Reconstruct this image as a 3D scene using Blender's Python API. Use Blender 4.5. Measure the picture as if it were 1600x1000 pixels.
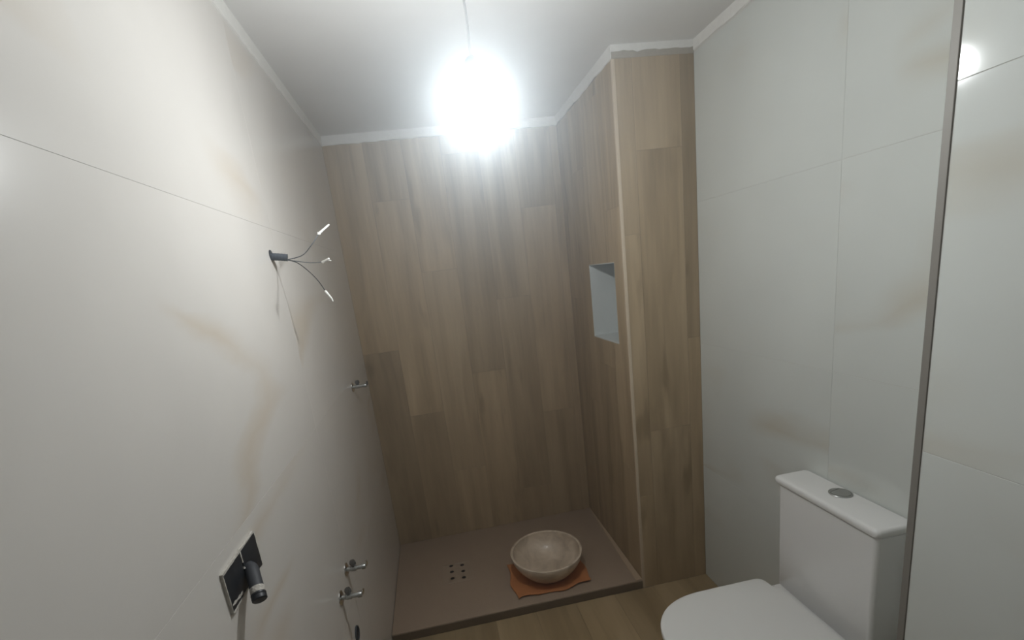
import bpy, bmesh, math, random
from mathutils import Vector, Matrix

for o in list(bpy.data.objects):
    bpy.data.objects.remove(o, do_unlink=True)
SC = bpy.context.scene
COL = SC.collection

# ---------------------------------------------------------------- camera
YAW, PITCH, ROLL = 0.12757, 0.23464, -0.12803
CAM = Vector((0.4140, 0.0, 1.6118))
fwd = Vector((math.sin(YAW) * math.cos(PITCH), math.cos(YAW) * math.cos(PITCH), -math.sin(PITCH)))
rgt0 = Vector((math.cos(YAW), -math.sin(YAW), 0.0))
up0 = rgt0.cross(fwd)
rgt = math.cos(ROLL) * rgt0 + math.sin(ROLL) * up0
upv = -math.sin(ROLL) * rgt0 + math.cos(ROLL) * up0
cd = bpy.data.cameras.new('camera')
cd.sensor_fit = 'HORIZONTAL'
cd.sensor_width = 36.0
cd.lens = 720.0 * 36.0 / 1600.0
cd.shift_x = 18.28 / 1600.0
cd.shift_y = 100.82 / 1600.0
cd.clip_start = 0.02
cam = bpy.data.objects.new('camera', cd)
COL.objects.link(cam)
M4 = Matrix((rgt, upv, -fwd)).transposed().to_4x4()
M4.translation = CAM
cam.matrix_world = M4
SC.camera = cam

# ---------------------------------------------------------------- world / exposure
wd = bpy.data.worlds.new('world')
wd.use_nodes = True
wd.node_tree.nodes['Background'].inputs[0].default_value = (0.02, 0.02, 0.02, 1)
wd.node_tree.nodes['Background'].inputs[1].default_value = 0.0
# thin, forward-scattering haze added to imitate lens glare around the lit bulb
GLARE_DENSITY, GLARE_G = 0.13, 0.79
wv_ = wd.node_tree.nodes.new('ShaderNodeVolumeScatter')
wv_.inputs['Color'].default_value = (0.88, 0.95, 1.0, 1)
wv_.inputs['Density'].default_value = GLARE_DENSITY
wv_.inputs['Anisotropy'].default_value = GLARE_G
wd.node_tree.links.new(wv_.outputs['Volume'], wd.node_tree.nodes['World Output'].inputs['Volume'])
SC.world = wd
SC.view_settings.view_transform = 'Standard'
SC.view_settings.look = 'None'
SC.view_settings.gamma = 1.0
SC.view_settings.use_curve_mapping = False
SC.view_settings.exposure = 0.0
BULB_STRENGTH = 520.0
BULB_COLOR = (0.93, 0.98, 1.0, 1)

# ---------------------------------------------------------------- dimensions (metres)
XR = 1.585      # right wall
XP = 1.2213     # face of the pier at the right front
YP = 0.652      # end of the pier
YB = 2.675      # back wall
XC = 1.2441     # column side face
YC = 1.904      # column front face / tray front
HT = 2.353      # top of the tiling
HC = 2.398      # ceiling
YF = -0.95      # unseen wall behind the camera, with the added doorway
TZ = 0.0465     # tray top
T = 0.0008      # tile proud of its bed

rnd = random.Random(7)

# ================================================================= materials
def new_mat(name):
    m = bpy.data.materials.new(name)
    m.use_nodes = True
    nt = m.node_tree
    b = nt.nodes['Principled BSDF']
    return m, nt, b

def N(nt, kind, **kw):
    n = nt.nodes.new(kind)
    for k, v in kw.items():
        setattr(n, k, v)
    return n

def flat_mat(name, col, rough=0.5, metal=0.0, spec=0.5, bump=0.0, bscale=60.0, var=0.0):
    m, nt, b = new_mat(name)
    b.inputs['Base Color'].default_value = (*col, 1)
    b.inputs['Roughness'].default_value = rough
    b.inputs['Metallic'].default_value = metal
    b.inputs['Specular IOR Level'].default_value = spec
    tc = N(nt, 'ShaderNodeTexCoord')
    nz = N(nt, 'ShaderNodeTexNoise')
    nz.inputs['Scale'].default_value = bscale
    nz.inputs['Detail'].default_value = 4
    nt.links.new(tc.outputs['Object'], nz.inputs['Vector'])
    if var > 0:
        mx = N(nt, 'ShaderNodeMix', data_type='RGBA')
        mx.inputs['A'].default_value = (*[c * (1 - var) for c in col], 1)
        mx.inputs['B'].default_value = (*[min(1, c * (1 + var)) for c in col], 1)
        nt.links.new(nz.outputs['Fac'], mx.inputs['Factor'])
        nt.links.new(mx.outputs['Result'], b.inputs['Base Color'])
    if bump > 0:
        bp = N(nt, 'ShaderNodeBump')
        bp.inputs['Strength'].default_value = bump
        bp.inputs['Distance'].default_value = 0.01
        nt.links.new(nz.outputs['Fac'], bp.inputs['Height'])
        nt.links.new(bp.outputs['Normal'], b.inputs['Normal'])
    return m

def marble_mat(name, base, vein, rough, vein_dir=(0, 1, 1)):
    """polished off-white porcelain with a few faint golden-grey veins running diagonally"""
    m, nt, b = new_mat(name)
    L = nt.links.new
    geo = N(nt, 'ShaderNodeNewGeometry')
    oi = N(nt, 'ShaderNodeObjectInfo')
    off = N(nt, 'ShaderNodeVectorMath', operation='SCALE')
    off.inputs['Scale'].default_value = 9.0
    cmb = N(nt, 'ShaderNodeCombineXYZ')
    L(oi.outputs['Random'], cmb.inputs['X'])
    L(oi.outputs['Random'], cmb.inputs['Z'])
    L(cmb.outputs['Vector'], off.inputs[0])
    add = N(nt, 'ShaderNodeVectorMath', operation='ADD')
    L(geo.outputs['Position'], add.inputs[0])
    L(off.outputs['Vector'], add.inputs[1])
    mp = N(nt, 'ShaderNodeMapping')
    mp.inputs['Rotation'].default_value = (math.radians(vein_dir[0]), 0, 0)
    mp.inputs['Scale'].default_value = (1.0, 0.55, 1.7)
    L(add.outputs['Vector'], mp.inputs['Vector'])
    # warp
    wz = N(nt, 'ShaderNodeTexNoise')
    wz.inputs['Scale'].default_value = 2.2
    wz.inputs['Detail'].default_value = 5
    L(mp.outputs['Vector'], wz.inputs['Vector'])
    sc = N(nt, 'ShaderNodeVectorMath', operation='SCALE')
    sc.inputs['Scale'].default_value = 0.35
    L(wz.outputs['Color'], sc.inputs[0])
    ad2 = N(nt, 'ShaderNodeVectorMath', operation='ADD')
    L(mp.outputs['Vector'], ad2.inputs[0])
    L(sc.outputs['Vector'], ad2.inputs[1])
    n1 = N(nt, 'ShaderNodeTexNoise')
    n1.inputs['Scale'].default_value = 1.25
    n1.inputs['Detail'].default_value = 2
    L(ad2.outputs['Vector'], n1.inputs['Vector'])
    s = N(nt, 'ShaderNodeMath', operation='SUBTRACT')
    s.inputs[1].default_value = 0.5
    L(n1.outputs['Fac'], s.inputs[0])
    a = N(nt, 'ShaderNodeMath', operation='ABSOLUTE')
    L(s.outputs[0], a.inputs[0])
    rp = N(nt, 'ShaderNodeValToRGB')
    rp.color_ramp.elements[0].position = 0.0
    rp.color_ramp.elements[0].color = (1, 1, 1, 1)
    rp.color_ramp.elements[1].position = 0.045
    rp.color_ramp.elements[1].color = (0, 0, 0, 1)
    L(a.outputs[0], rp.inputs['Fac'])
    # where veins show at all
    n2 = N(nt, 'ShaderNodeTexNoise')
    n2.inputs['Scale'].default_value = 2.6
    n2.inputs['Detail'].default_value = 1
    L(add.outputs['Vector'], n2.inputs['Vector'])
    r2 = N(nt, 'ShaderNodeValToRGB')
    r2.color_ramp.elements[0].position = 0.46
    r2.color_ramp.elements[0].color = (0, 0, 0, 1)
    r2.color_ramp.elements[1].position = 0.68
    r2.color_ramp.elements[1].color = (1, 1, 1, 1)
    L(n2.outputs['Fac'], r2.inputs['Fac'])
    mu = N(nt, 'ShaderNodeMath', operation='MULTIPLY')
    L(rp.outputs['Color'], mu.inputs[0])
    L(r2.outputs['Color'], mu.inputs[1])
    mx = N(nt, 'ShaderNodeMix', data_type='RGBA')
    mx.inputs['A'].default_value = (*base, 1)
    mx.inputs['B'].default_value = (*vein, 1)
    L(mu.outputs[0], mx.inputs['Factor'])
    # cloudy
    n3 = N(nt, 'ShaderNodeTexNoise')
    n3.inputs['Scale'].default_value = 3.5
    n3.inputs['Detail'].default_value = 3
    L(add.outputs['Vector'], n3.inputs['Vector'])
    mr = N(nt, 'ShaderNodeMapRange')
    mr.inputs['From Min'].default_value = 0.3
    mr.inputs['From Max'].default_value = 0.7
    mr.inputs['To Min'].default_value = 0.965
    mr.inputs['To Max'].default_value = 1.02
    L(n3.outputs['Fac'], mr.inputs['Value'])
    m2 = N(nt, 'ShaderNodeVectorMath', operation='SCALE')
    L(mx.outputs['Result'], m2.inputs[0])
    L(mr.outputs['Result'], m2.inputs['Scale'])
    L(m2.outputs['Vector'], b.inputs['Base Color'])
    b.inputs['Roughness'].default_value = rough
    return m

def wood_mat(name, c_dark, c_mid, c_light, axis, rough=0.5, tone=0.17):
    """oak-look porcelain plank, grain along the given axis, each plank its own tone"""
    m, nt, b = new_mat(name)
    L = nt.links.new
    geo = N(nt, 'ShaderNodeNewGeometry')
    oi = N(nt, 'ShaderNodeObjectInfo')
    cmb = N(nt, 'ShaderNodeCombineXYZ')
    for k in 'XYZ':
        L(oi.outputs['Random'], cmb.inputs[k])
    off = N(nt, 'ShaderNodeVectorMath', operation='SCALE')
    off.inputs['Scale'].default_value = 23.0
    L(cmb.outputs['Vector'], off.inputs[0])
    add = N(nt, 'ShaderNodeVectorMath', operation='ADD')
    L(geo.outputs['Position'], add.inputs[0])
    L(off.outputs['Vector'], add.inputs[1])
    mp = N(nt, 'ShaderNodeMapping')
    s = [1.0, 1.0, 1.0]
    s[axis] = 0.07
    mp.inputs['Scale'].default_value = s
    L(add.outputs['Vector'], mp.inputs['Vector'])
    broad = N(nt, 'ShaderNodeTexNoise')
    broad.inputs['Scale'].default_value = 11.0
    broad.inputs['Detail'].default_value = 3
    broad.inputs['Distortion'].default_value = 0.6
    L(mp.outputs['Vector'], broad.inputs['Vector'])
    fine = N(nt, 'ShaderNodeTexNoise')
    fine.inputs['Scale'].default_value = 70.0
    fine.inputs['Detail'].default_value = 4
    L(mp.outputs['Vector'], fine.inputs['Vector'])
    # cathedral rings
    mp2 = N(nt, 'ShaderNodeMapping')
    s2 = [1.0, 1.0, 1.0]
    s2[axis] = 0.16
    mp2.inputs['Scale'].default_value = s2
    L(add.outputs['Vector'], mp2.inputs['Vector'])
    wv = N(nt, 'ShaderNodeTexNoise')
    wv.inputs['Scale'].default_value = 4.0
    wv.inputs['Detail'].default_value = 2
    L(mp2.outputs['Vector'], wv.inputs['Vector'])
    ml = N(nt, 'ShaderNodeMath', operation='MULTIPLY')
    ml.inputs[1].default_value = 60.0
    L(wv.outputs['Fac'], ml.inputs[0])
    sn = N(nt, 'ShaderNodeMath', operation='SINE')
    L(ml.outputs[0], sn.inputs[0])
    # knots
    mp3 = N(nt, 'ShaderNodeMapping')
    s3 = [1.0, 1.0, 1.0]
    s3[axis] = 0.35
    mp3.inputs['Scale'].default_value = s3
    L(add.outputs['Vector'], mp3.inputs['Vector'])
    kn = N(nt, 'ShaderNodeTexNoise')
    kn.inputs['Scale'].default_value = 9.0
    kn.inputs['Detail'].default_value = 2
    L(mp3.outputs['Vector'], kn.inputs['Vector'])
    kr = N(nt, 'ShaderNodeMapRange')
    kr.inputs['From Min'].default_value = 0.64
    kr.inputs['From Max'].default_value = 0.76
    kr.inputs['To Min'].default_value = 0.0
    kr.inputs['To Max'].default_value = 0.35
    L(kn.outputs['Fac'], kr.inputs['Value'])
    # combine: broad + .3 fine + .05 rings - knots
    x1 = N(nt, 'ShaderNodeMath', operation='MULTIPLY_ADD')
    x1.inputs[1].default_value = 0.35
    L(fine.outputs['Fac'], x1.inputs[0])
    L(broad.outputs['Fac'], x1.inputs[2])
    x2 = N(nt, 'ShaderNodeMath', operation='MULTIPLY_ADD')
    x2.inputs[1].default_value = 0.035
    L(sn.outputs[0], x2.inputs[0])
    L(x1.outputs[0], x2.inputs[2])
    x3 = N(nt, 'ShaderNodeMath', operation='SUBTRACT')
    L(x2.outputs[0], x3.inputs[0])
    L(kr.outputs['Result'], x3.inputs[1])
    rp = N(nt, 'ShaderNodeValToRGB')
    e = rp.color_ramp.elements
    e[0].position = 0.38
    e[0].color = (*c_dark, 1)
    e[1].position = 1.0
    e[1].color = (*c_light, 1)
    k = e.new(0.68)
    k.color = (*c_mid, 1)
    L(x3.outputs[0], rp.inputs['Fac'])
    mr = N(nt, 'ShaderNodeMapRange')
    mr.inputs['To Min'].default_value = 1 - tone
    mr.inputs['To Max'].default_value = 1 + tone
    sx = N(nt, 'ShaderNodeSeparateColor')
    L(oi.outputs['Color'], sx.inputs['Color'])
    L(sx.outputs['Red'], mr.inputs['Value'])
    sc = N(nt, 'ShaderNodeVectorMath', operation='SCALE')
    L(rp.outputs['Color'], sc.inputs[0])
    L(mr.outputs['Result'], sc.inputs['Scale'])
    L(sc.outputs['Vector'], b.inputs['Base Color'])
    b.inputs['Roughness'].default_value = rough
    b.inputs['Specular IOR Level'].default_value = 0.35
    bp = N(nt, 'ShaderNodeBump')
    bp.inputs['Strength'].default_value = 0.15
    bp.inputs['Distance'].default_value = 0.002
    L(fine.outputs['Fac'], bp.inputs['Height'])
    L(bp.outputs['Normal'], b.inputs['Normal'])
    return m

M = {}
M['marble_left'] = marble_mat('marble_left', (0.70, 0.67, 0.633), (0.635, 0.57, 0.49), 0.19, (38, 0, 0))
M['marble_right'] = marble_mat('marble_right', (0.655, 0.68, 0.65), (0.565, 0.54, 0.465), 0.075, (-38, 0, 0))
M['grout'] = flat_mat('grout', (0.58, 0.57, 0.54), 0.85)
M['grout_wood'] = flat_mat('grout_wood', (0.22, 0.16, 0.11), 0.9)
W3 = ((0.285, 0.205, 0.112), (0.415, 0.31, 0.185), (0.53, 0.41, 0.26))
M['wood_wall'] = wood_mat('wood_wall', *W3, axis=2)
M['wood_floor'] = wood_mat('wood_floor', (0.285, 0.205, 0.11), (0.40, 0.30, 0.17), (0.50, 0.38, 0.235), axis=1, rough=0.42)
M['ceiling'] = flat_mat('ceiling_paint', (0.80, 0.79, 0.775), 0.9, bump=0.15, bscale=9.0, var=0.03)
M['plaster'] = flat_mat('raw_plaster', (0.78, 0.77, 0.74), 0.95, bump=0.35, bscale=45.0, var=0.08)
M['filler'] = flat_mat('grey_filler', (0.40, 0.36, 0.30), 0.95, bump=0.3, bscale=50.0, var=0.15)
M['edge_trim'] = flat_mat('beige_edge_trim', (0.60, 0.49, 0.36), 0.4, var=0.05)
M['steel_trim'] = flat_mat('satin_steel_trim', (0.24, 0.225, 0.20), 0.55, metal=0.1)
M['niche'] = flat_mat('white_niche_lining', (0.60, 0.63, 0.62), 0.35, var=0.02)
M['tray'] = flat_mat('taupe_resin', (0.40, 0.305, 0.225), 0.55, bump=0.25, bscale=120.0, var=0.06)
M['tray_strip'] = flat_mat('brown_filler_strip', (0.52, 0.40, 0.28), 0.6, bump=0.2, var=0.1)
M['tray_edge'] = flat_mat('dark_brown_edge', (0.17, 0.125, 0.08), 0.6, var=0.1)
M['hole'] = flat_mat('dark_hole', (0.02, 0.015, 0.012), 0.7)
M['drain'] = flat_mat('drain_plate', (0.41, 0.32, 0.24), 0.35, var=0.08)
M['ceramic'] = flat_mat('white_glazed_ceramic', (0.84, 0.84, 0.83), 0.10)
M['seat'] = flat_mat('white_seat_plastic', (0.84, 0.84, 0.82), 0.28)
M['chrome'] = flat_mat('chrome', (0.78, 0.77, 0.75), 0.12, metal=1.0)
M['chrome_dull'] = flat_mat('brushed_chrome', (0.46, 0.47, 0.46), 0.35, metal=0.85)
M['chrome_dark'] = flat_mat('dark_chrome', (0.20, 0.20, 0.20), 0.25, metal=0.9)
M['black'] = flat_mat('black_plastic', (0.018, 0.020, 0.024), 0.45)
M['black_dust'] = flat_mat('dusty_black_plastic', (0.045, 0.048, 0.055), 0.6, var=0.3, bscale=90)
M['conduit'] = flat_mat('slate_conduit', (0.06, 0.07, 0.085), 0.55)
M['wire_grey'] = flat_mat('grey_wire', (0.10, 0.11, 0.12), 0.45)
M['wire_black'] = flat_mat('black_wire', (0.02, 0.02, 0.02), 0.45)
M['tape'] = flat_mat('white_tape', (0.85, 0.84, 0.80), 0.6)
M['plaster_smear'] = flat_mat('plaster_smear', (0.55, 0.52, 0.47), 0.9, bump=0.4, var=0.2, bscale=150)
M['cloth'] = flat_mat('terracotta_cloth', (0.58, 0.235, 0.085), 0.9, bump=0.3, bscale=260.0, var=0.12)
M['white_plastic'] = flat_mat('white_plastic', (0.75, 0.75, 0.75), 0.4)

def stone_mat():
    m, nt, b = new_mat('travertine')
    L = nt.links.new
    tc = N(nt, 'ShaderNodeTexCoord')
    n1 = N(nt, 'ShaderNodeTexNoise')
    n1.inputs['Scale'].default_value = 11
    n1.inputs['Detail'].default_value = 6
    n1.inputs['Roughness'].default_value = 0.62
    n1.inputs['Distortion'].default_value = 0.8
    L(tc.outputs['Object'], n1.inputs['Vector'])
    rp = N(nt, 'ShaderNodeValToRGB')
    e = rp.color_ramp.elements
    e[0].position = 0.32
    e[0].color = (0.46, 0.375, 0.285, 1)
    e[1].position = 0.75
    e[1].color = (0.86, 0.74, 0.61, 1)
    k = e.new(0.52)
    k.color = (0.68, 0.57, 0.45, 1)
    L(n1.outputs['Fac'], rp.inputs['Fac'])
    L(rp.outputs['Color'], b.inputs['Base Color'])
    b.inputs['Roughness'].default_value = 0.30
    bp = N(nt, 'ShaderNodeBump')
    bp.inputs['Strength'].default_value = 0.15
    bp.inputs['Distance'].default_value = 0.004
    L(n1.outputs['Fac'], bp.inputs['Height'])
    L(bp.outputs['Normal'], b.inputs['Normal'])
    return m
M['stone'] = stone_mat()

mb, nt, b = new_mat('lit_bulb')
b.inputs['Base Color'].default_value = (0.9, 0.9, 0.9, 1)
b.inputs['Emission Color'].default_value = BULB_COLOR
b.inputs['Emission Strength'].default_value = BULB_STRENGTH
geo_ = N(nt, 'ShaderNodeNewGeometry')
sz_ = N(nt, 'ShaderNodeSeparateXYZ')
nt.links.new(geo_.outputs['Normal'], sz_.inputs[0])
er_ = N(nt, 'ShaderNodeMapRange')
er_.inputs['From Min'].default_value = -1.0
er_.inputs['From Max'].default_value = 1.0
er_.inputs['To Min'].default_value = BULB_STRENGTH * 1.35
er_.inputs['To Max'].default_value = BULB_STRENGTH * 0.65
nt.links.new(sz_.outputs['Z'], er_.inputs['Value'])
nt.links.new(er_.outputs['Result'], b.inputs['Emission Strength'])
M['bulb'] = mb

# ================================================================= mesh helpers
def bm_box(bm, x0, x1, y0, y1, z0, z1, bevel=0.0, seg=2):
    r = bmesh.ops.create_cube(bm, size=1.0)
    vs = r['verts']
    bmesh.ops.scale(bm, vec=(x1 - x0, y1 - y0, z1 - z0), verts=vs)
    bmesh.ops.translate(bm, vec=((x0 + x1) / 2, (y0 + y1) / 2, (z0 + z1) / 2), verts=vs)
    if bevel > 0:
        es = list({e for v in vs for e in v.link_edges})
        bmesh.ops.bevel(bm, geom=es, offset=bevel, segments=seg, profile=0.5, affect='EDGES')

def to_mesh(bm, name, mat, smooth=False):
    bmesh.ops.recalc_face_normals(bm, faces=bm.faces)
    me = bpy.data.meshes.new(name)
    bm.to_mesh(me)
    bm.free()
    me.materials.append(M[mat] if isinstance(mat, str) else mat)
    if smooth:
        for p in me.polygons:
            p.use_smooth = True
        try:
            me.set_sharp_from_angle(angle=math.radians(38))
        except Exception:
            pass
    return me

def link(name, me, parent=None, loc=None):
    o = bpy.data.objects.new(name, me)
    COL.objects.link(o)
    if parent is not None:
        o.parent = parent
    if loc is not None:
        o.location = loc
    return o

def tag(o, label=None, cat=None, group=None, kind=None):
    if label:
        o['label'] = label
    if cat:
        o['category'] = cat
    if group:
        o['group'] = group
    if kind:
        o['kind'] = kind
    return o

def struct(name, me, label=None):
    return tag(link(name, me), label=label, kind='structure')

def empty(name, loc, label, cat, group=None):
    o = bpy.data.objects.new(name, None)
    o.empty_display_size = 0.05
    COL.objects.link(o)
    o.location = loc
    return tag(o, label, cat, group)

def lathe_bm(bm, prof, seg=48, axis='Z', origin=(0, 0, 0)):
    """prof: list of (radius, height)"""
    rings = []
    for r, h in prof:
        ring = []
        if r < 1e-6:
            ring = [bm.verts.new(place(0, 0, h, axis, origin))]
        else:
            for i in range(seg):
                a = 2 * math.pi * i / seg
                ring.append(bm.verts.new(place(r * math.cos(a), r * math.sin(a), h, axis, origin)))
        rings.append(ring)
    for A, B in zip(rings[:-1], rings[1:]):
        if len(A) == 1 and len(B) == 1:
            continue
        for i in range(seg):
            j = (i + 1) % seg
            if len(A) == 1:
                bm.faces.new((A[0], B[i], B[j]))
            elif len(B) == 1:
                bm.faces.new((A[i], A[j], B[0]))
            else:
                bm.faces.new((A[i], A[j], B[j], B[i]))

def place(u, v, h, axis, o):
    if axis == 'Z':
        p = (u, v, h)
    elif axis == 'X':
        p = (h, u, v)
    else:
        p = (u, h, v)
    return Vector((p[0] + o[0], p[1] + o[1], p[2] + o[2]))

def catmull(pts, n=8):
    P = [Vector(p) for p in pts]
    P = [2 * P[0] - P[1]] + P + [2 * P[-1] - P[-2]]
    out = []
    for i in range(1, len(P) - 2):
        for k in range(n):
            t = k / n
            a, b_, c, d = P[i - 1], P[i], P[i + 1], P[i + 2]
            out.append(0.5 * ((2 * b_) + (c - a) * t + (2 * a - 5 * b_ + 4 * c - d) * t * t + (3 * b_ - a - 3 * c + d) * t ** 3))
    out.append(P[-2])
    return out

def tube_bm(bm, pts, rad, seg=12, cap=True):
    pts = [Vector(p) for p in pts]
    rads = rad if isinstance(rad, (list, tuple)) else [rad] * len(pts)
    prev = None
    rings = []
    for i, p in enumerate(pts):
        t = (pts[min(i + 1, len(pts) - 1)] - pts[max(i - 1, 0)]).normalized()
        if prev is None:
            ref = Vector((0, 0, 1)) if abs(t.z) < 0.9 else Vector((0, 1, 0))
            u = t.cross(ref).normalized()
        else:
            u = (prev - t * prev.dot(t)).normalized()
        prev = u
        v = t.cross(u)
        rings.append([bm.verts.new(p + rads[i] * (math.cos(2 * math.pi * k / seg) * u + math.sin(2 * math.pi * k / seg) * v)) for k in range(seg)])
    for A, B in zip(rings[:-1], rings[1:]):
        for k in range(seg):
            j = (k + 1) % seg
            bm.faces.new((A[k], A[j], B[j], B[k]))
    if cap:
        bm.faces.new(rings[0][::-1])
        bm.faces.new(rings[-1])

def prism_bm(bm, outline, levels):
    """stack the same outline at several levels: levels = [(z, inset-scale fn)] -> loft with caps"""
    rings = []
    for z, fn in levels:
        rings.append([bm.verts.new((*fn(x, y), z)) for x, y in outline])
    n = len(outline)
    for A, B in zip(rings[:-1], rings[1:]):
        for k in range(n):
            j = (k + 1) % n
            bm.faces.new((A[k], A[j], B[j], B[k]))
    bm.faces.new(rings[0][::-1])
    bm.faces.new(rings[-1])

# ================================================================= tiling
CACHE = {}
GAP = 0.0005
TONES = {(0.0, 0.03): 0.0, (0.0, 1.26): 0.7, (0.2, 0.86): 0.75, (0.4, 0.47): 0.5, (0.4, 1.67): 0.85, (1.525, 0.0): 0.6, (1.525, 1.228): 0.2, (1.325, 2.02): 0.5, (1.325, 0.82): 0.55, (1.325, 0.0): 0.4}

def tile_rects(parent, name, axis, face, sign, rects, mat, gap=GAP, bevel=0.0004):
    """axis: normal axis (0=x,1=y,2=z); rects (a0,a1,b0,b1) in the two other axes (order x<y<z); tile occupies face-sign*T .. face"""
    for (a0, a1, b0, b1) in rects:
        w, h = round(a1 - a0 - 2 * gap, 4), round(b1 - b0 - 2 * gap, 4)
        key = (axis, w, h, mat)
        if key not in CACHE:
            bm = bmesh.new()
            d = [0, 0, 0]
            oth = [k for k in range(3) if k != axis]
            d[axis] = T + 0.001
            d[oth[0]] = w
            d[oth[1]] = h
            bm_box(bm, -d[0] / 2, d[0] / 2, -d[1] / 2, d[1] / 2, -d[2] / 2, d[2] / 2, bevel, 1)
            CACHE[key] = to_mesh(bm, name, mat)
        c = [0, 0, 0]
        oth = [k for k in range(3) if k != axis]
        c[axis] = face - sign * (T + 0.001) / 2
        c[oth[0]] = (a0 + a1) / 2
        c[oth[1]] = (b0 + b1) / 2
        o = link(name, CACHE[key], parent, c)
        o.color = (TONES.get((round(a0, 3), round(b0, 3)), rnd.uniform(0.25, 0.75)), 0, 0, 1)

def wall_box(name, x0, x1, y0, y1, z0, z1, mat, label):
    bm = bmesh.new()
    bm_box(bm, x0, x1, y0, y1, z0, z1)
    return struct(name, to_mesh(bm, name, mat), label)

def rows(a_edges, b_edges):
    return [(a_edges[i], a_edges[i + 1], b_edges[j], b_edges[j + 1]) for i in range(len(a_edges) - 1) for j in range(len(b_edges) - 1)]

# left wall: large marble tiles
wl = wall_box('wall_left', -0.12, -T, YF - 0.1, YB + 0.12, -0.06, HC, 'grout', 'left wall of polished off-white marble-look tiles with plumbing stubs')
tile_rects(wl, 'tile', 0, 0.0, 1, rows([YF, 0.275, 1.475, YB], [0, 0.612, 1.212, 1.818, HT]), 'marble_left', gap=0.0003, bevel=0.0002)

# back wall: wood-look planks standing upright
wb = wall_box('wall_back', -0.12, XR + 0.12, YB + T, YB + 0.12, -0.06, HC, 'grout_wood', 'back wall of upright oak-look planks behind the shower tray')
def plank_cols(edges, ends, z0, z1):
    out = []
    for i, en in enumerate(ends):
        zs = [z0] + sorted(en) + [z1]
        for j in range(len(zs) - 1):
            out.append((edges[i], edges[i + 1], zs[j], zs[j + 1]))
    return out
tile_rects(wb, 'plank', 1, YB, -1, plank_cols([0, 0.2, 0.4, 0.6, 0.8, 1.0, 1.2, XC],
           [[1.26], [0.86, 2.06], [0.47, 1.67], [1.06, 2.26], [0.27, 1.47], [0.75, 1.95], [1.3]], 0.03, HT), 'wood_wall')

# column (boxed pipe duct) in the back right corner, with a niche in its side face
NY0, NY1, NZ0, NZ1, ND = 2.004, 2.330, 1.228, 1.598, 0.17
bm = bmesh.new()
cx0, cx1, cy0, cy1 = XC + T, XR + 0.02, YC + T, YB + 0.02
bm_box(bm, cx0, cx1, cy0, cy1, -0.02, NZ0)
bm_box(bm, cx0, cx1, cy0, cy1, NZ1, HC)
bm_box(bm, cx0, cx1, cy0, NY0, NZ0, NZ1)
bm_box(bm, cx0, cx1, NY1, cy1, NZ0, NZ1)
bm_box(bm, XC + ND, cx1, NY0, NY1, NZ0, NZ1)
wc = struct('wall_column', to_mesh(bm, 'wall_column', 'grout_wood'), 'boxed column clad in upright oak-look planks with a white niche')
def cut(rects):
    plain, special = [], []
    for r in rects:
        a0, a1, b0, b1 = r
        if a1 <= NY0 or a0 >= NY1 or b1 <= NZ0 or b0 >= NZ1:
            plain.append(r)
        else:
            special.append(r)
    return plain, special
yk = [YC, 2.075, 2.275, 2.475, YB]
side = plank_cols(yk, [[0.62, 1.82], [1.1, 2.3], [0.86, 2.06], [1.42]], 0.03, HT)
plain, special = cut(side)
tile_rects(wc, 'plank', 0, XC, -1, plain, 'wood_wall')
for (a0, a1, b0, b1) in special:
    bm = bmesh.new()
    a0 += GAP; a1 -= GAP; b0 += GAP; b1 -= GAP
    parts = []
    if b0 < NZ0:
        parts.append((a0, a1, b0, NZ0))
    if b1 > NZ1:
        parts.append((a0, a1, NZ1, b1))
    zl, zh = max(b0, NZ0), min(b1, NZ1)
    if a0 < NY0:
        parts.append((a0, NY0, zl, zh))
    if a1 > NY1:
        parts.append((NY1, a1, zl, zh))
    for q in parts:
        bm_box(bm, XC, XC + T + 0.001, q[0], q[1], q[2], q[3])
    o = link('plank', to_mesh(bm, 'plank', 'wood_wall'), wc)
    o.color = (rnd.uniform(0.25, 0.7), 0, 0, 1)
tile_rects(wc, 'plank', 1, YC, 1 * -1, plank_cols([XC, 1.325, 1.525, XR], [[0.5, 1.7], [0.82, 2.02], [1.228]], 0.0, HT), 'wood_wall')
for (x0, x1, y0, y1, z0, z1) in [
        (XC + ND - 0.004, XC + ND, NY0, NY1, NZ0, NZ1),
        (XC + 0.0005, XC + ND, NY1 - 0.004, NY1, NZ0, NZ1),
        (XC + 0.0005, XC + ND, NY0, NY0 + 0.004, NZ0, NZ1),
        (XC - 0.0005, XC + ND, NY0, NY1, NZ0, NZ0 + 0.006),
        (XC + 0.0005, XC + ND, NY0, NY1, NZ1 - 0.004, NZ1)]:
    bm = bmesh.new()
    bm_box(bm, x0, x1, y0, y1, z0, z1)
    p = link('niche_panel', to_mesh(bm, 'niche_panel', 'niche'), wc)
    p['label'] = 'white lining of the niche'

# right wall behind the toilet
wr = wall_box('wall_right', XR + T, XR + 0.12, YP - 0.1, YB + 0.12, -0.06, HC, 'grout', 'right wall of polished marble-look tiles behind the toilet')
tile_rects(wr, 'tile', 0, XR, -1, rows([YP, 1.205, YC], [0, 0.6, 1.197, 1.797, HT]), 'marble_right')

# pier at the right front
bm = bmesh.new()
bm_box(bm, XP + T, XR + 0.12, YF - 0.1, YP - T, -0.06, HC)
wp = struct('wall_pier', to_mesh(bm, 'wall_pier', 'grout'), 'projecting wall of marble-look tiles in front of the toilet recess')
tile_rects(wp, 'tile', 0, XP, -1, rows([YF, -0.548, YP - 0.012], [0, 0.612, 1.219, 1.80, HT]), 'marble_right')
tile_rects(wp, 'tile', 1, YP, 1, rows([XP + 0.012, XR], [0, 0.6, 1.2, 1.8, HT]), 'marble_right')

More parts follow.
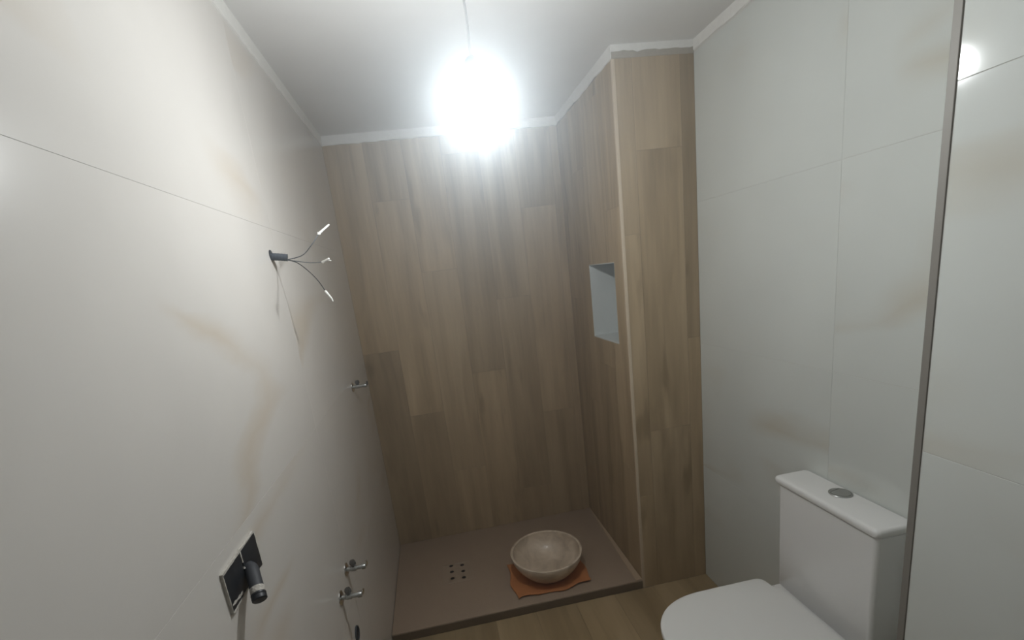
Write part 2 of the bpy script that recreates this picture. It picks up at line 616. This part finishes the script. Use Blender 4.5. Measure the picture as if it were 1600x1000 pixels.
# wall behind the camera with a doorway added to control bounced light
DX0, DX1, DZ = 0.20, 1.02, 2.06
bm = bmesh.new()
bm_box(bm, -0.12, DX0, YF - 0.12, YF - T, -0.06, HC)
bm_box(bm, DX1, XR + 0.12, YF - 0.12, YF - T, -0.06, HC)
bm_box(bm, DX0, DX1, YF - 0.12, YF - T, DZ, HC)
wf = struct('wall_front', to_mesh(bm, 'wall_front', 'grout'), 'tiled wall behind the viewer with an added doorway')
tile_rects(wf, 'tile', 1, YF, 1, rows([0, DX0], [0, 0.6, 1.2, 1.8, HT]) + rows([DX1, XP], [0, 0.6, 1.2, 1.8, HT]) + [(DX0, DX1, DZ, HT)], 'marble_right')

# plain white door, added out of view to bounce light into the room
bm = bmesh.new()
bm_box(bm, DX0 + 0.002, DX1 - 0.002, YF - 0.075, YF - 0.035, 0.004, DZ - 0.002, 0.002, 1)
door = struct('bounce_door', to_mesh(bm, 'bounce_door', 'white_plastic'), 'plain white door added behind the viewer to bounce light')
bm = bmesh.new()
tube_bm(bm, [(DX1 - 0.07, YF - 0.036, 1.02), (DX1 - 0.07, YF + 0.01, 1.02), (DX1 - 0.09, YF + 0.015, 1.02), (DX1 - 0.18, YF + 0.015, 1.02)], 0.009, 12)
link('door_handle', to_mesh(bm, 'door_handle', 'chrome_dull', True), door)

# floor: oak-look planks running towards the tray
fl = wall_box('floor', -0.12, XR + 0.12, YF - 0.12, YB + 0.12, -0.12, -T, 'grout_wood', 'floor of oak-look planks running toward the shower tray')
fe = [0.0, 0.09, 0.29, 0.49, 0.69, 0.89, 1.09, 1.29, 1.49, XR]
frects = []
fo = [0.3, 0.9, 0.1, 0.62, 1.05, 0.4, 0.75, 0.2, 0.95]
for i in range(len(fe) - 1):
    y = YF - fo[i]
    while y < YC:
        a, c = max(y, YF), min(y + 1.2, YC)
        if c - a > 0.02:
            if fe[i] >= XP - 0.01:
                a = max(a, YP)
            if c - a > 0.02:
                frects.append((fe[i], fe[i + 1], a, c))
        y += 1.2
tile_rects(fl, 'plank', 2, 0.0, 1, frects, 'wood_floor')

# ceiling
cl = wall_box('ceiling', -0.12, XR + 0.12, YF - 0.12, YB + 0.12, HC, HC + 0.1, 'ceiling', 'plain off-white plaster ceiling')

# unfinished plaster strip between tiling and ceiling (irregular lower edge)
def band(name, p0, p1, nrm, mat, zlow, jag, thick, label, zt=HC, step=0.03, seed=1):
    r = random.Random(seed)
    p0, p1, nrm = Vector(p0), Vector(p1), Vector(nrm)
    ln = (p1 - p0).length
    n = max(2, int(ln / step))
    bm = bmesh.new()
    rows_ = []
    for i in range(n + 1):
        q = p0 + (p1 - p0) * i / n
        z = zlow + r.uniform(-jag, jag) * (0.4 if i % 3 else 1.0)
        a = bm.verts.new((q.x, q.y, zt))
        b_ = bm.verts.new((q.x + nrm.x * thick * 1.6, q.y + nrm.y * thick * 1.6, zt))
        c = bm.verts.new((q.x + nrm.x * thick, q.y + nrm.y * thick, z + 0.002))
        d = bm.verts.new((q.x, q.y, z))
        rows_.append((a, b_, c, d))
    for A, B in zip(rows_[:-1], rows_[1:]):
        for k in range(4):
            j = (k + 1) % 4
            bm.faces.new((A[k], B[k], B[j], A[j]))
    bm.faces.new(rows_[0])
    bm.faces.new(rows_[-1][::-1])
    return struct(name, to_mesh(bm, name, mat), label)
band('trim_1', (-T, YF, 0), (-T, YB, 0), (1, 0, 0), 'plaster', HT, 0.003, 0.004, 'raw plaster strip along the ceiling above the left wall', seed=2)
band('trim_2', (0, YB + T, 0), (XC, YB + T, 0), (0, -1, 0), 'plaster', HT, 0.004, 0.004, 'raw plaster strip along the ceiling above the back planks', seed=3)
band('trim_3', (XC + T, YC, 0), (XC + T, YB, 0), (-1, 0, 0), 'plaster', HT + 0.002, 0.006, 0.004, 'raw plaster strip above the column side with the niche', seed=4)
band('trim_4', (XC - 0.003, YC + T, 0), (XR, YC + T, 0), (0, -1, 0), 'plaster', HT + 0.020, 0.005, 0.005, 'ragged plaster strip above the column front', seed=5, step=0.018)
band('trim_5', (XC, YC + T, 0), (XR, YC + T, 0), (0, -1, 0), 'filler', HT - 0.001, 0.001, 0.0025, 'grey bare strip under the ragged plaster on the column front', zt=HT + 0.028, seed=6)
band('trim_6', (XR + T, YP, 0), (XR + T, YC, 0), (-1, 0, 0), 'plaster', HT + 0.008, 0.004, 0.004, 'raw plaster strip along the ceiling above the right wall', seed=7)
band('trim_7', (XP + T, YF, 0), (XP + T, YP, 0), (-1, 0, 0), 'plaster', HT, 0.003, 0.004, 'raw plaster strip along the ceiling above the projecting wall', seed=8)

# corner profiles
bm = bmesh.new()
bm_box(bm, XC - 0.0012, XC + 0.012, YC - 0.0012, YC + 0.010, 0.0, HT, 0.0012, 2)
struct('trim_8', to_mesh(bm, 'trim_8', 'edge_trim'), 'beige corner profile on the front edge of the column')
bm = bmesh.new()
bm_box(bm, XP - 0.0012, XP + 0.012, YP - 0.011, YP + 0.002, 0.0, HT, 0.001, 2)
struct('trim_9', to_mesh(bm, 'trim_9', 'steel_trim'), 'grey metal corner profile on the end of the projecting wall')

# ================================================================= shower tray
tray = empty('shower_tray', (0.62, 2.29, 0.0), 'low taupe resin shower tray under the oak-look back wall', 'shower tray')
def part(name, me, parent):
    o = link(name, me, parent)
    o.matrix_parent_inverse = Matrix.Translation(parent.location).inverted()
    return o
bm = bmesh.new()
bm_box(bm, 0.001, XC - 0.001, YC, YB - 0.001, 0.0005, TZ, 0.003, 2)
part('tray_slab', to_mesh(bm, 'tray_slab', 'tray', True), tray)
bm = bmesh.new()
bm_box(bm, 0.001, XC - 0.001, YC - 0.003, YC - 0.0002, 0.0005, TZ - 0.0045, 0.0006, 1)
o = part('front_edge', to_mesh(bm, 'front_edge', 'tray_edge'), tray)
o['label'] = 'dark brown front edge of the tray'
# wedge strip of filler along the column side
bm = bmesh.new()
vs = [(XC - 0.034, YC + 0.003), (XC - 0.002, YC + 0.003), (XC - 0.002, YB - 0.004), (XC - 0.007, YB - 0.004)]
lo = [bm.verts.new((x, y, TZ - 0.001)) for x, y in vs]
hi = [bm.verts.new((x + (0.002 if i in (0, 3) else 0), y, TZ + 0.003)) for i, (x, y) in enumerate(vs)]
for k in range(4):
    j = (k + 1) % 4
    bm.faces.new((lo[k], lo[j], hi[j], hi[k]))
bm.faces.new(hi)
o = part('edge_strip', to_mesh(bm, 'edge_strip', 'tray_strip'), tray)
o['label'] = 'lighter brown wedge strip along the column'
# drain cover with its holes
bm = bmesh.new()
bm_box(bm, 0.255, 0.415, 2.19, 2.36, TZ - 0.002, TZ + 0.0018, 0.001, 1)
dr = part('drain_cover', to_mesh(bm, 'drain_cover', 'drain'), tray)
for (hx, hy) in [(0.305, 2.287), (0.305, 2.228), (0.366, 2.330), (0.367, 2.273), (0.367, 2.217), (0.304, 2.342)]:
    bm = bmesh.new()
    lathe_bm(bm, [(0.0001, -0.001), (0.0115, -0.001), (0.0115, 0.0004), (0.0, 0.0004)], 20)
    for v in bm.verts:
        v.co.x *= 1.0
        v.co.y *= 0.85
        v.co += Vector((hx, hy, TZ + 0.0018))
    h = link('drain_hole', to_mesh(bm, 'drain_hole', 'hole'), dr)
for (x0, y0, x1, y1) in [(0.262, 2.352, 0.285, 2.352), (0.325, 2.352, 0.395, 2.352)]:  # chrome rods standing in for the bright reflection along the plate edge
    bm = bmesh.new()
    tube_bm(bm, [(x0, y0, TZ + 0.0025), (x1, y1 + 0.002, TZ + 0.0025)], 0.0018, 8)
    h = link('edge_glint', to_mesh(bm, 'edge_glint', 'chrome'), dr)

# ================================================================= cloth + stone basin
def cloth_mesh():
    bm = bmesh.new()
    nx, ny = 44, 30
    r = random.Random(5)
    c = [Vector((0.598, 1.944)), Vector((1.004, 1.962)), Vector((1.000, 2.225)), Vector((0.612, 2.232))]
    grid = []
    for j in range(ny + 1):
        row = []
        for i in range(nx + 1):
            u, v = i / nx, j / ny
            p = (c[0] * (1 - u) + c[1] * u) * (1 - v) + (c[3] * (1 - u) + c[2] * u) * v
            # uneven hems
            p.y += (1 - v) * (0.010 * math.sin(u * 7.0 + 0.5) + 0.005 * math.sin(u * 17))
            p.x += (1 - 2 * u) * 0.006 * math.sin(v * 9 + 1)
            if u < 0.14 and v < 0.4:
                p.x += (0.14 - u) * 0.12 * (1 - v / 0.4)
            edge = min(u, 1 - u, v, 1 - v)
            dist = math.hypot(p.x - 0.81, p.y - 2.10)
            free = min(1, max(0, (dist - 0.105) / 0.05))
            z = TZ + 0.0035 + free * (0.0035 + 0.0030 * math.sin(p.x * 52 + p.y * 30) * math.cos(p.y * 38))
            if v < 0.12:
                z += free * 0.006 * (1 - v / 0.12) * max(0, math.sin(u * 9.5 + 0.3))
            if u > 0.9:
                z += free * 0.011 * (u - 0.9) / 0.1 * (1 - v)
            row.append(bm.verts.new((p.x, p.y, z)))
        grid.append(row)
    for j in range(ny):
        for i in range(nx):
            bm.faces.new((grid[j][i], grid[j][i + 1], grid[j + 1][i + 1], grid[j + 1][i]))
    return to_mesh(bm, 'cloth', 'cloth', True)
cl_me = cloth_mesh()
cloth = link('cleaning_cloth', cl_me)
sm = cloth.modifiers.new('solid', 'SOLIDIFY')
sm.thickness = 0.0028
sm.offset = 1.0
tag(cloth, 'terracotta orange cloth spread on the shower tray under the stone basin', 'cloth')

bas_c = (0.811, 2.103)
BZ = TZ + 0.0068
Hb, Rb = 0.137, 0.187
prof = []
prof.append((0.0, 0.0))
prof.append((0.088, 0.0))
prof.append((0.095, 0.004))
for k in range(1, 15):
    t = k / 14
    a = t * math.pi / 2 * 0.93
    prof.append((0.095 + (Rb - 0.095) * (math.sin(a) / math.sin(math.pi / 2 * 0.93)), 0.004 + (Hb - 0.007) * t ** 1.12))
prof.append((Rb - 0.001, Hb - 0.001))
prof.append((Rb - 0.004, Hb))
prof.append((Rb - 0.010, Hb - 0.0005))
prof.append((Rb - 0.013, Hb - 0.003))
for k in range(1, 17):
    t = k / 16
    a = t * math.pi / 2
    prof.append(((Rb - 0.013) * (math.cos(a) ** 0.8 if k < 16 else 0), Hb - 0.003 - (Hb - 0.022) * math.sin(a) ** 1.0))
bm = bmesh.new()
lathe_bm(bm, prof, 72)
rb = random.Random(3)
for v in bm.verts:
    a = math.atan2(v.co.y, v.co.x)
    w = 1 + 0.006 * math.sin(2 * a + 0.6) + 0.003 * math.sin(5 * a)
    v.co.x *= w
    v.co.y *= w
bas = link('stone_basin', to_mesh(bm, 'stone_basin', 'stone', True), None, (bas_c[0], bas_c[1], BZ))
tag(bas, 'round beige travertine vessel basin set down on the orange cloth', 'basin')

# ================================================================= toilet
TY = 1.103
toilet = empty('toilet', (1.30, TY, 0.0), 'white close-coupled toilet with slim rectangular cistern and closed seat', 'toilet')

def rrect(x0, x1, y0, y1, r, n=6):
    out = []
    for cx, cy, a0 in [(x1 - r, y1 - r, 0), (x0 + r, y1 - r, 90), (x0 + r, y0 + r, 180), (x1 - r, y0 + r, 270)]:
        for k in range(n + 1):
            a = math.radians(a0 + 90 * k / n)
            out.append((cx + r * math.cos(a), cy + r * math.sin(a)))
    return out
def inset(cx, cy, hx, hy, d):
    return lambda x, y: (cx + (x - cx) * (hx - d) / hx, cy + (y - cy) * (hy - d) / hy)

# cistern
cx0, cx1, cy0, cy1 = 1.470, 1.582, TY - 0.177, TY + 0.177
mx_, my_, hx_, hy_ = (cx0 + cx1) / 2, TY, (cx1 - cx0) / 2, 0.177
ol = rrect(cx0, cx1, cy0, cy1, 0.014)
bm = bmesh.new()
prism_bm(bm, ol, [(0.430, inset(mx_, my_, hx_, hy_, 0.005)), (0.434, inset(mx_, my_, hx_, hy_, 0.002)), (0.60, inset(mx_, my_, hx_, hy_, 0.001)),
                  (0.812, inset(mx_, my_, hx_, hy_, 0)), (0.8165, inset(mx_, my_, hx_, hy_, 0.004))])
part('cistern', to_mesh(bm, 'cistern', 'ceramic', True), toilet)
# lid
lx0, lx1, ly0, ly1 = 1.459, 1.5835, TY - 0.186, TY + 0.186
mx2, hx2, hy2 = (lx0 + lx1) / 2, (lx1 - lx0) / 2, 0.186
ol = rrect(lx0, lx1, ly0, ly1, 0.014)
bm = bmesh.new()
prism_bm(bm, ol, [(0.8195, inset(mx2, TY, hx2, hy2, 0.008)), (0.8215, inset(mx2, TY, hx2, hy2, 0.0025)), (0.827, inset(mx2, TY, hx2, hy2, 0)),
                  (0.835, inset(mx2, TY, hx2, hy2, 0)), (0.840, inset(mx2, TY, hx2, hy2, 0.002)), (0.8430, inset(mx2, TY, hx2, hy2, 0.006)), (0.8440, inset(mx2, TY, hx2, hy2, 0.012))])
part('cistern_lid', to_mesh(bm, 'cistern_lid', 'ceramic', True), toilet)
bm = bmesh.new()
prism_bm(bm, rrect(cx0 + 0.006, cx1 - 0.004, cy0 + 0.006, cy1 - 0.006, 0.01), [(0.8155, lambda x, y: (x, y)), (0.8205, lambda x, y: (x, y))])
g = part('lid_gap_shade', to_mesh(bm, 'lid_gap_shade', 'black_dust'), toilet)  # black filler painting the shade in the gap under the lid
# dual flush button
bx, by, bz = 1.541, 1.112, 0.8438
bm = bmesh.new()
lathe_bm(bm, [(0.0, 0), (0.031, 0), (0.031, 0.002), (0.0295, 0.0035), (0.0268, 0.0035), (0.0264, 0.0022), (0, 0.0022)], 48, origin=(bx, by, bz))
fb = part('flush_button', to_mesh(bm, 'flush_button', 'chrome_dull', True), toilet)
fb['label'] = 'round grey dual flush button'
def pie(a0, a1, r, z0, z1, cut_r, cut_c):
    bm = bmesh.new()
    pts = []
    n = 30
    for k in range(n + 1):
        a = math.radians(a0 + (a1 - a0) * k / n)
        pts.append((bx + r * math.cos(a), by + r * math.sin(a)))
    lo = [bm.verts.new((x, y, z0)) for x, y in pts]
    hi = [bm.verts.new((x, y, z1)) for x, y in pts]
    m_ = len(pts)
    for k in range(m_):
        j = (k + 1) % m_
        bm.faces.new((lo[k], lo[j], hi[j], hi[k]))
    bm.faces.new(hi)
    bm.faces.new(lo[::-1])
    return bm
for a0, a1, z1 in [(55, 150, 0.0046), (152, 413, 0.0040)]:
    o = link('button_half', to_mesh(pie(a0, a1, 0.0255, bz + 0.002, bz + z1, 0, 0), 'button_half', 'chrome_dull', True), fb)

# seat / pan outlines (front towards -x)
def dshape(xb, xf, hw, straight_x, rb_, n=28, p=2.25):
    """rounded rear corners at x=xb, superelliptic front reaching xf"""
    out = []
    for k in range(7):
        a = math.radians(-90 + 90 * k / 6)
        out.append((xb - rb_ + rb_ * math.cos(a), TY - hw + rb_ + rb_ * math.sin(a)))
    for k in range(7):
        a = math.radians(90 * k / 6)
        out.append((xb - rb_ + rb_ * math.cos(a), TY + hw - rb_ + rb_ * math.sin(a)))
    L_ = straight_x - xf
    for k in range(n + 1):
        t = math.pi / 2 - math.pi * k / n
        cs, sn_ = math.cos(t), math.sin(t)
        out.append((straight_x - L_ * abs(cs) ** (2 / p), TY + hw * math.copysign(abs(sn_) ** (2 / p), sn_)))
    return out
def sc_about(cx, s_, dy=None):
    return lambda x, y: (cx + (x - cx) * s_, TY + (y - TY) * (dy if dy is not None else s_))
seat_ol = dshape(1.424, 0.965, 0.188, 1.19, 0.035)
seat_ol = [(1.447, TY - 0.126), (1.447, TY + 0.126), (1.428, TY + 0.127), (1.4235, TY + 0.132)] + [(1.4215, TY + 0.145), (1.420, TY + 0.165), (1.414, TY + 0.178), (1.403, TY + 0.186), (1.39, TY + 0.188)] + [q for q in seat_ol[14:]]
seat_ol += [(1.39, TY - 0.188), (1.403, TY - 0.186), (1.414, TY - 0.178), (1.420, TY - 0.165), (1.4215, TY - 0.145), (1.4235, TY - 0.132), (1.428, TY - 0.127)]
scx = 1.20
bm = bmesh.new()
prism_bm(bm, seat_ol, [(0.4375, sc_about(scx, 0.985)), (0.439, sc_about(scx, 0.996)), (0.444, sc_about(scx, 1.0)), (0.451, sc_about(scx, 1.0)),
                       (0.4555, sc_about(scx, 0.992)), (0.4575, sc_about(scx, 0.975)), (0.4585, sc_about(scx, 0.93)), (0.4595, sc_about(scx, 0.6))])
part('seat_lid', to_mesh(bm, 'seat_lid', 'seat', True), toilet)
bm = bmesh.new()
prism_bm(bm, dshape(1.420, 0.970, 0.185, 1.19, 0.035), [(0.4195, sc_about(scx, 0.985)), (0.422, sc_about(scx, 1.0)), (0.4345, sc_about(scx, 1.0)), (0.437, sc_about(scx, 0.985))])
part('seat_ring', to_mesh(bm, 'seat_ring', 'seat', True), toilet)
# pan: ceramic body with ledge under the cistern and foot on the floor
pan_ol = dshape(1.578, 0.975, 0.182, 1.20, 0.025)
bm = bmesh.new()
def pan_fn(sx, sy, px=1.578):
    return lambda x, y: (px + (x - px) * sx, TY + (y - TY) * sy)
prism_bm(bm, pan_ol, [(0.0005, pan_fn(0.80, 0.60)), (0.02, pan_fn(0.80, 0.60)), (0.10, pan_fn(0.79, 0.62)), (0.20, pan_fn(0.84, 0.72)), (0.29, pan_fn(0.93, 0.90)),
                      (0.34, pan_fn(0.975, 0.975)), (0.38, pan_fn(0.995, 1.0)), (0.412, pan_fn(1.0, 1.0)), (0.417, pan_fn(0.995, 0.99)), (0.4185, pan_fn(0.98, 0.97))])
part('pan', to_mesh(bm, 'pan', 'ceramic', True), toilet)
# raised ceramic ledge that carries the cistern
bm = bmesh.new()
prism_bm(bm, rrect(1.440, 1.578, TY - 0.170, TY + 0.170, 0.02), [(0.41, lambda x, y: (x, y)), (0.426, lambda x, y: (x, y)), (0.4295, inset(1.509, TY, 0.069, 0.17, 0.003))])
part('cistern_ledge', to_mesh(bm, 'cistern_ledge', 'ceramic', True), toilet)

# ================================================================= fittings on the left wall
# electrical conduit with three wires
cond = empty('electrical_conduit', (0.0, 1.421, 1.735), 'short dark conduit with three taped wires sticking out of the left wall', 'wiring')
bm = bmesh.new()
pts = catmull([(0.0006, 1.420, 1.7365), (0.012, 1.421, 1.735), (0.028, 1.423, 1.732), (0.042, 1.425, 1.729)], 6)
tube_bm(bm, pts, [0.0098 + (0.0007 if i % 3 == 0 else 0) for i in range(len(pts))], 18)
part('tube', to_mesh(bm, 'tube', 'conduit', True), cond)
bm = bmesh.new()
lathe_bm(bm, [(0.0, 0.0005), (0.013, 0.0005), (0.0125, 0.003), (0.0105, 0.0032), (0, 0.0032)], 20, 'X', (0.0, 1.420, 1.738))
for v in bm.verts:
    v.co.z += 0.004
part('collar', to_mesh(bm, 'collar', 'black_dust', True), cond)
W0 = (0.040, 1.4245, 1.7235)
wires = [
    ([W0, (0.085, 1.413, 1.73), (0.118, 1.395, 1.751), (0.142, 1.41, 1.782)], (0.17, 1.434, 1.806), 'wire_grey'),
    ([W0, (0.075, 1.400, 1.714), (0.115, 1.360, 1.704), (0.155, 1.318, 1.699)], (0.176, 1.298, 1.705), 'wire_grey'),
    ([W0, (0.066, 1.423, 1.712), (0.092, 1.422, 1.685), (0.112, 1.421, 1.656), (0.126, 1.420, 1.625)], (0.139, 1.420, 1.602), 'wire_black'),
]
for k, (wp_, tip, mm) in enumerate(wires):
    bm = bmesh.new()
    tube_bm(bm, catmull(wp_, 8), 0.0013, 8)
    w = part('wire', to_mesh(bm, 'wire', mm, True), cond)
    bm = bmesh.new()
    a, c = Vector(wp_[-1]), Vector(tip)
    d = (c - a)
    tube_bm(bm, [a - d * 0.1, a, a + d * 0.35, a + d * 0.8, c], [0.0014, 0.0040, 0.0030, 0.0028, 0.0024], 8)
    if k == 1:
        tube_bm(bm, [a + d * 0.55, c + Vector((0.004, 0, -0.006))], 0.0016, 8)
    if k == 2:
        tube_bm(bm, [c + Vector((0, 0, 0.001)), c + Vector((0.0015, 0, -0.008))], 0.0018, 8)
    if k == 0:
        tube_bm(bm, [a + Vector((-0.003, 0, 0.004)), a + Vector((0.004, 0, -0.003))], 0.0018, 8)
    o = link('taped_end', to_mesh(bm, 'taped_end', 'tape', True), w)
    o['label'] = 'white taped end of the wire'

# built-in basin mixer rough-in: two black square covers and a stub
mix = empty('mixer_rough_in', (0.0, 0.817, 1.145), 'black built-in mixer box with a capped stub low on the left wall', 'mixer')
Z0, Z1 = 1.108, 1.1815
for (y0, y1, dx) in [(0.7475, 0.8165, 0.0), (0.8195, 0.8875, 0.001)]:
    bm = bmesh.new()
    bm_box(bm, 0.0002, 0.0048 + dx, y0, y1, Z0, Z1, 0.001, 2)
    part('cover_plate', to_mesh(bm, 'cover_plate', 'black', True), mix)
# plaster smears and torn tape along the rims
rs = random.Random(11)
def smear(pts, w, th):
    bm = bmesh.new()
    n = len(pts)
    up, dn = [], []
    for i, (y, z) in enumerate(pts):
        a = Vector(pts[min(i + 1, n - 1)]) - Vector(pts[max(i - 1, 0)])
        nn = Vector((-a.y, a.x)).normalized()
        ww = w * rs.uniform(0.35, 1.0)
        up.append((y + nn.x * ww, z + nn.y * ww))
        dn.append((y - nn.x * ww * 0.6, z - nn.y * ww * 0.6))
    pl = up + dn[::-1]
    lo = [bm.verts.new((0.0003, y, z)) for y, z in pl]
    hi = [bm.verts.new((th, y, z)) for y, z in pl]
    m_ = len(pl)
    for k in range(m_):
        j = (k + 1) % m_
        bm.faces.new((lo[k], lo[j], hi[j], hi[k]))
    for k in range(n - 1):
        bm.faces.new((hi[k], hi[k + 1], hi[m_ - 2 - k], hi[m_ - 1 - k]))
    return bm
def lerp_pts(p, q, n):
    return [(p[0] + (q[0] - p[0]) * i / n, p[1] + (q[1] - p[1]) * i / n) for i in range(n + 1)]
for (p, q, n, w, th) in [((0.746, Z1 + 0.0005), (0.889, Z1 + 0.0005), 30, 0.0034, 0.0055),
                         ((0.8885, Z1), (0.8885, Z0), 18, 0.0042, 0.0060),
                         ((0.7465, Z1), (0.7465, Z0), 18, 0.0016, 0.0052),
                         ((0.747, Z0), (0.815, Z0 + 0.001), 16, 0.0036, 0.0056),
                         ((0.853, Z0), (0.889, Z0), 10, 0.0035, 0.0062),
                         ((0.818, 1.160), (0.818, Z1), 8, 0.0026, 0.0064),
                         ((0.750, 1.121), (0.792, 1.116), 10, 0.0035, 0.0056),
                         ((0.815, 1.150), (0.826, 1.143), 5, 0.0035, 0.0068)]:
    part('plaster_smear', to_mesh(smear(lerp_pts(p, q, n), w, th), 'plaster_smear', 'plaster_smear'), mix)
bm = bmesh.new()
spts = catmull([(0.0060, 0.832, 1.140), (0.014, 0.824, 1.139), (0.022, 0.808, 1.132), (0.029, 0.793, 1.122), (0.034, 0.782, 1.113)], 6)
tube_bm(bm, spts, 0.0118, 24)
st = part('stub', to_mesh(bm, 'stub', 'black_dust', True), mix)
d = (spts[-1] - spts[-2]).normalized()
e0 = spts[-1]
bm = bmesh.new()
tube_bm(bm, [e0 - d * 0.013, e0 - d * 0.012, e0 - d * 0.001, e0], [0.0119, 0.0124, 0.0123, 0.0119], 24)
o = link('tape_ring', to_mesh(bm, 'tape_ring', 'plaster_smear', True), st)
bm = bmesh.new()
tube_bm(bm, [e0 - d * 0.002, e0, e0 + d * 0.002, e0 + d * 0.003, e0 + d * 0.005, e0 + d * 0.011, e0 + d * 0.0125], [0.0120, 0.0128, 0.0128, 0.0119, 0.0127, 0.0126, 0.0110], 24)
o = link('cap', to_mesh(bm, 'cap', 'black', True), st)

# angle valves for the basin
def valve(name, base, label, group, dark_cap=False):
    y, z = base
    t = empty(name, (0.0, y, z), label, 'valve', group)
    def rp(nm, bm, mat):
        o = link(nm, to_mesh(bm, nm, mat, True), t)
        return o
    bm = bmesh.new()
    lathe_bm(bm, [(0.0, 0.0004), (0.023, 0.0004), (0.0225, 0.003), (0.016, 0.0065), (0.0105, 0.0075), (0, 0.0075)], 32, 'X')
    rp('escutcheon', bm, 'chrome')
    bm = bmesh.new()
    lathe_bm(bm, [(0.0, 0.006), (0.0078, 0.006), (0.0078, 0.016), (0.0095, 0.018), (0.0095, 0.034), (0.0068, 0.037), (0.0068, 0.052), (0.0095, 0.053), (0.0095, 0.064), (0.008, 0.066), (0, 0.066)], 24, 'X')
    rp('valve_body', bm, 'chrome_dull')
    bm = bmesh.new()
    lathe_bm(bm, [(0.0, 0.0), (0.0070, 0.0), (0.0070, 0.010), (0.0105, 0.011), (0.0105, 0.020), (0.0085, 0.022), (0.0085, 0.025), (0.0, 0.025)], 6 if not dark_cap else 20, 'Z', (0.026, 0, 0.004))
    rp('outlet_nut', bm, 'chrome_dark')
    bm = bmesh.new()
    tube_bm(bm, catmull([(0.060, 0, 0.0), (0.067, 0.001, 0.002), (0.070, 0.001, 0.010), (0.070, 0.001, 0.019)], 5), [0.0042] * 16, 12)
    rp('lever', bm, 'chrome_dark' if dark_cap else 'chrome')
    return t
valve('angle_valve', (1.442, 0.716), 'chrome angle valve on the left wall, the one nearer the shower', 'basin angle valves')
valve('angle_valve', (1.322, 0.697), 'chrome angle valve on the left wall, the one farther from the shower', 'basin angle valves')
sv = valve('shower_valve', (2.185, 1.184), 'small chrome valve stub with dark end high on the left wall inside the shower', None, True)

# basin waste outlet
wo = empty('waste_outlet', (0.0, 1.398, 0.500), 'dark waste pipe opening low on the left wall below the angle valves', 'pipe')
bm = bmesh.new()
lathe_bm(bm, [(0.0205, 0.0004), (0.0245, 0.0004), (0.0245, 0.005), (0.0225, 0.006), (0.0205, 0.005), (0.0205, 0.0004)], 32, 'X')
link('pipe_rim', to_mesh(bm, 'pipe_rim', 'black_dust', True), wo)
bm = bmesh.new()
lathe_bm(bm, [(0.0, 0.0004), (0.021, 0.0004), (0.021, 0.0012), (0.0, 0.0012)], 32, 'X')
link('pipe_bore', to_mesh(bm, 'pipe_bore', 'hole', True), wo)

# ================================================================= bare bulb on a cord
LX, LY, LZ = 0.590, 1.156, 1.985
lamp = empty('pendant_bulb', (LX, LY, HC), 'bare lit light bulb hanging on a cord from the ceiling', 'lamp')
def lpart(name, prof, mat, seg=28):
    bm = bmesh.new()
    lathe_bm(bm, prof, seg)
    o = link(name, to_mesh(bm, name, mat, True), lamp, (0, 0, LZ - HC))
    return o
R = 0.030
pr = [(0.0, -R)]
for k in range(1, 13):
    a = -math.pi / 2 + math.pi * 0.74 * k / 12
    pr.append((R * math.cos(a), R * math.sin(a)))
pr += [(0.0205, 0.0265), (0.0185, 0.031), (0.0, 0.031)]
lpart('bulb_globe', pr, 'bulb', 20)
lpart('bulb_neck', [(0.0, 0.0312), (0.0186, 0.0312), (0.0165, 0.047), (0.0135, 0.056), (0.0, 0.056)], 'white_plastic')
lpart('lamp_holder', [(0.0, 0.0562), (0.016, 0.0562), (0.0165, 0.062), (0.0165, 0.085), (0.014, 0.095), (0.006, 0.102), (0.0, 0.102)], 'black')
bm = bmesh.new()
top = HC - LZ
tube_bm(bm, catmull([(0, 0, 0.100), (0.002, 0.001, 0.17), (-0.002, -0.001, 0.27), (0, 0, top - 0.0005)], 8), 0.003, 10)
link('cord', to_mesh(bm, 'cord', 'white_plastic', True), lamp, (0, 0, LZ - HC))
lpart('ceiling_hook', [(0.0, top - 0.006), (0.012, top - 0.006), (0.016, top - 0.0006), (0.0, top - 0.0006)], 'white_plastic')
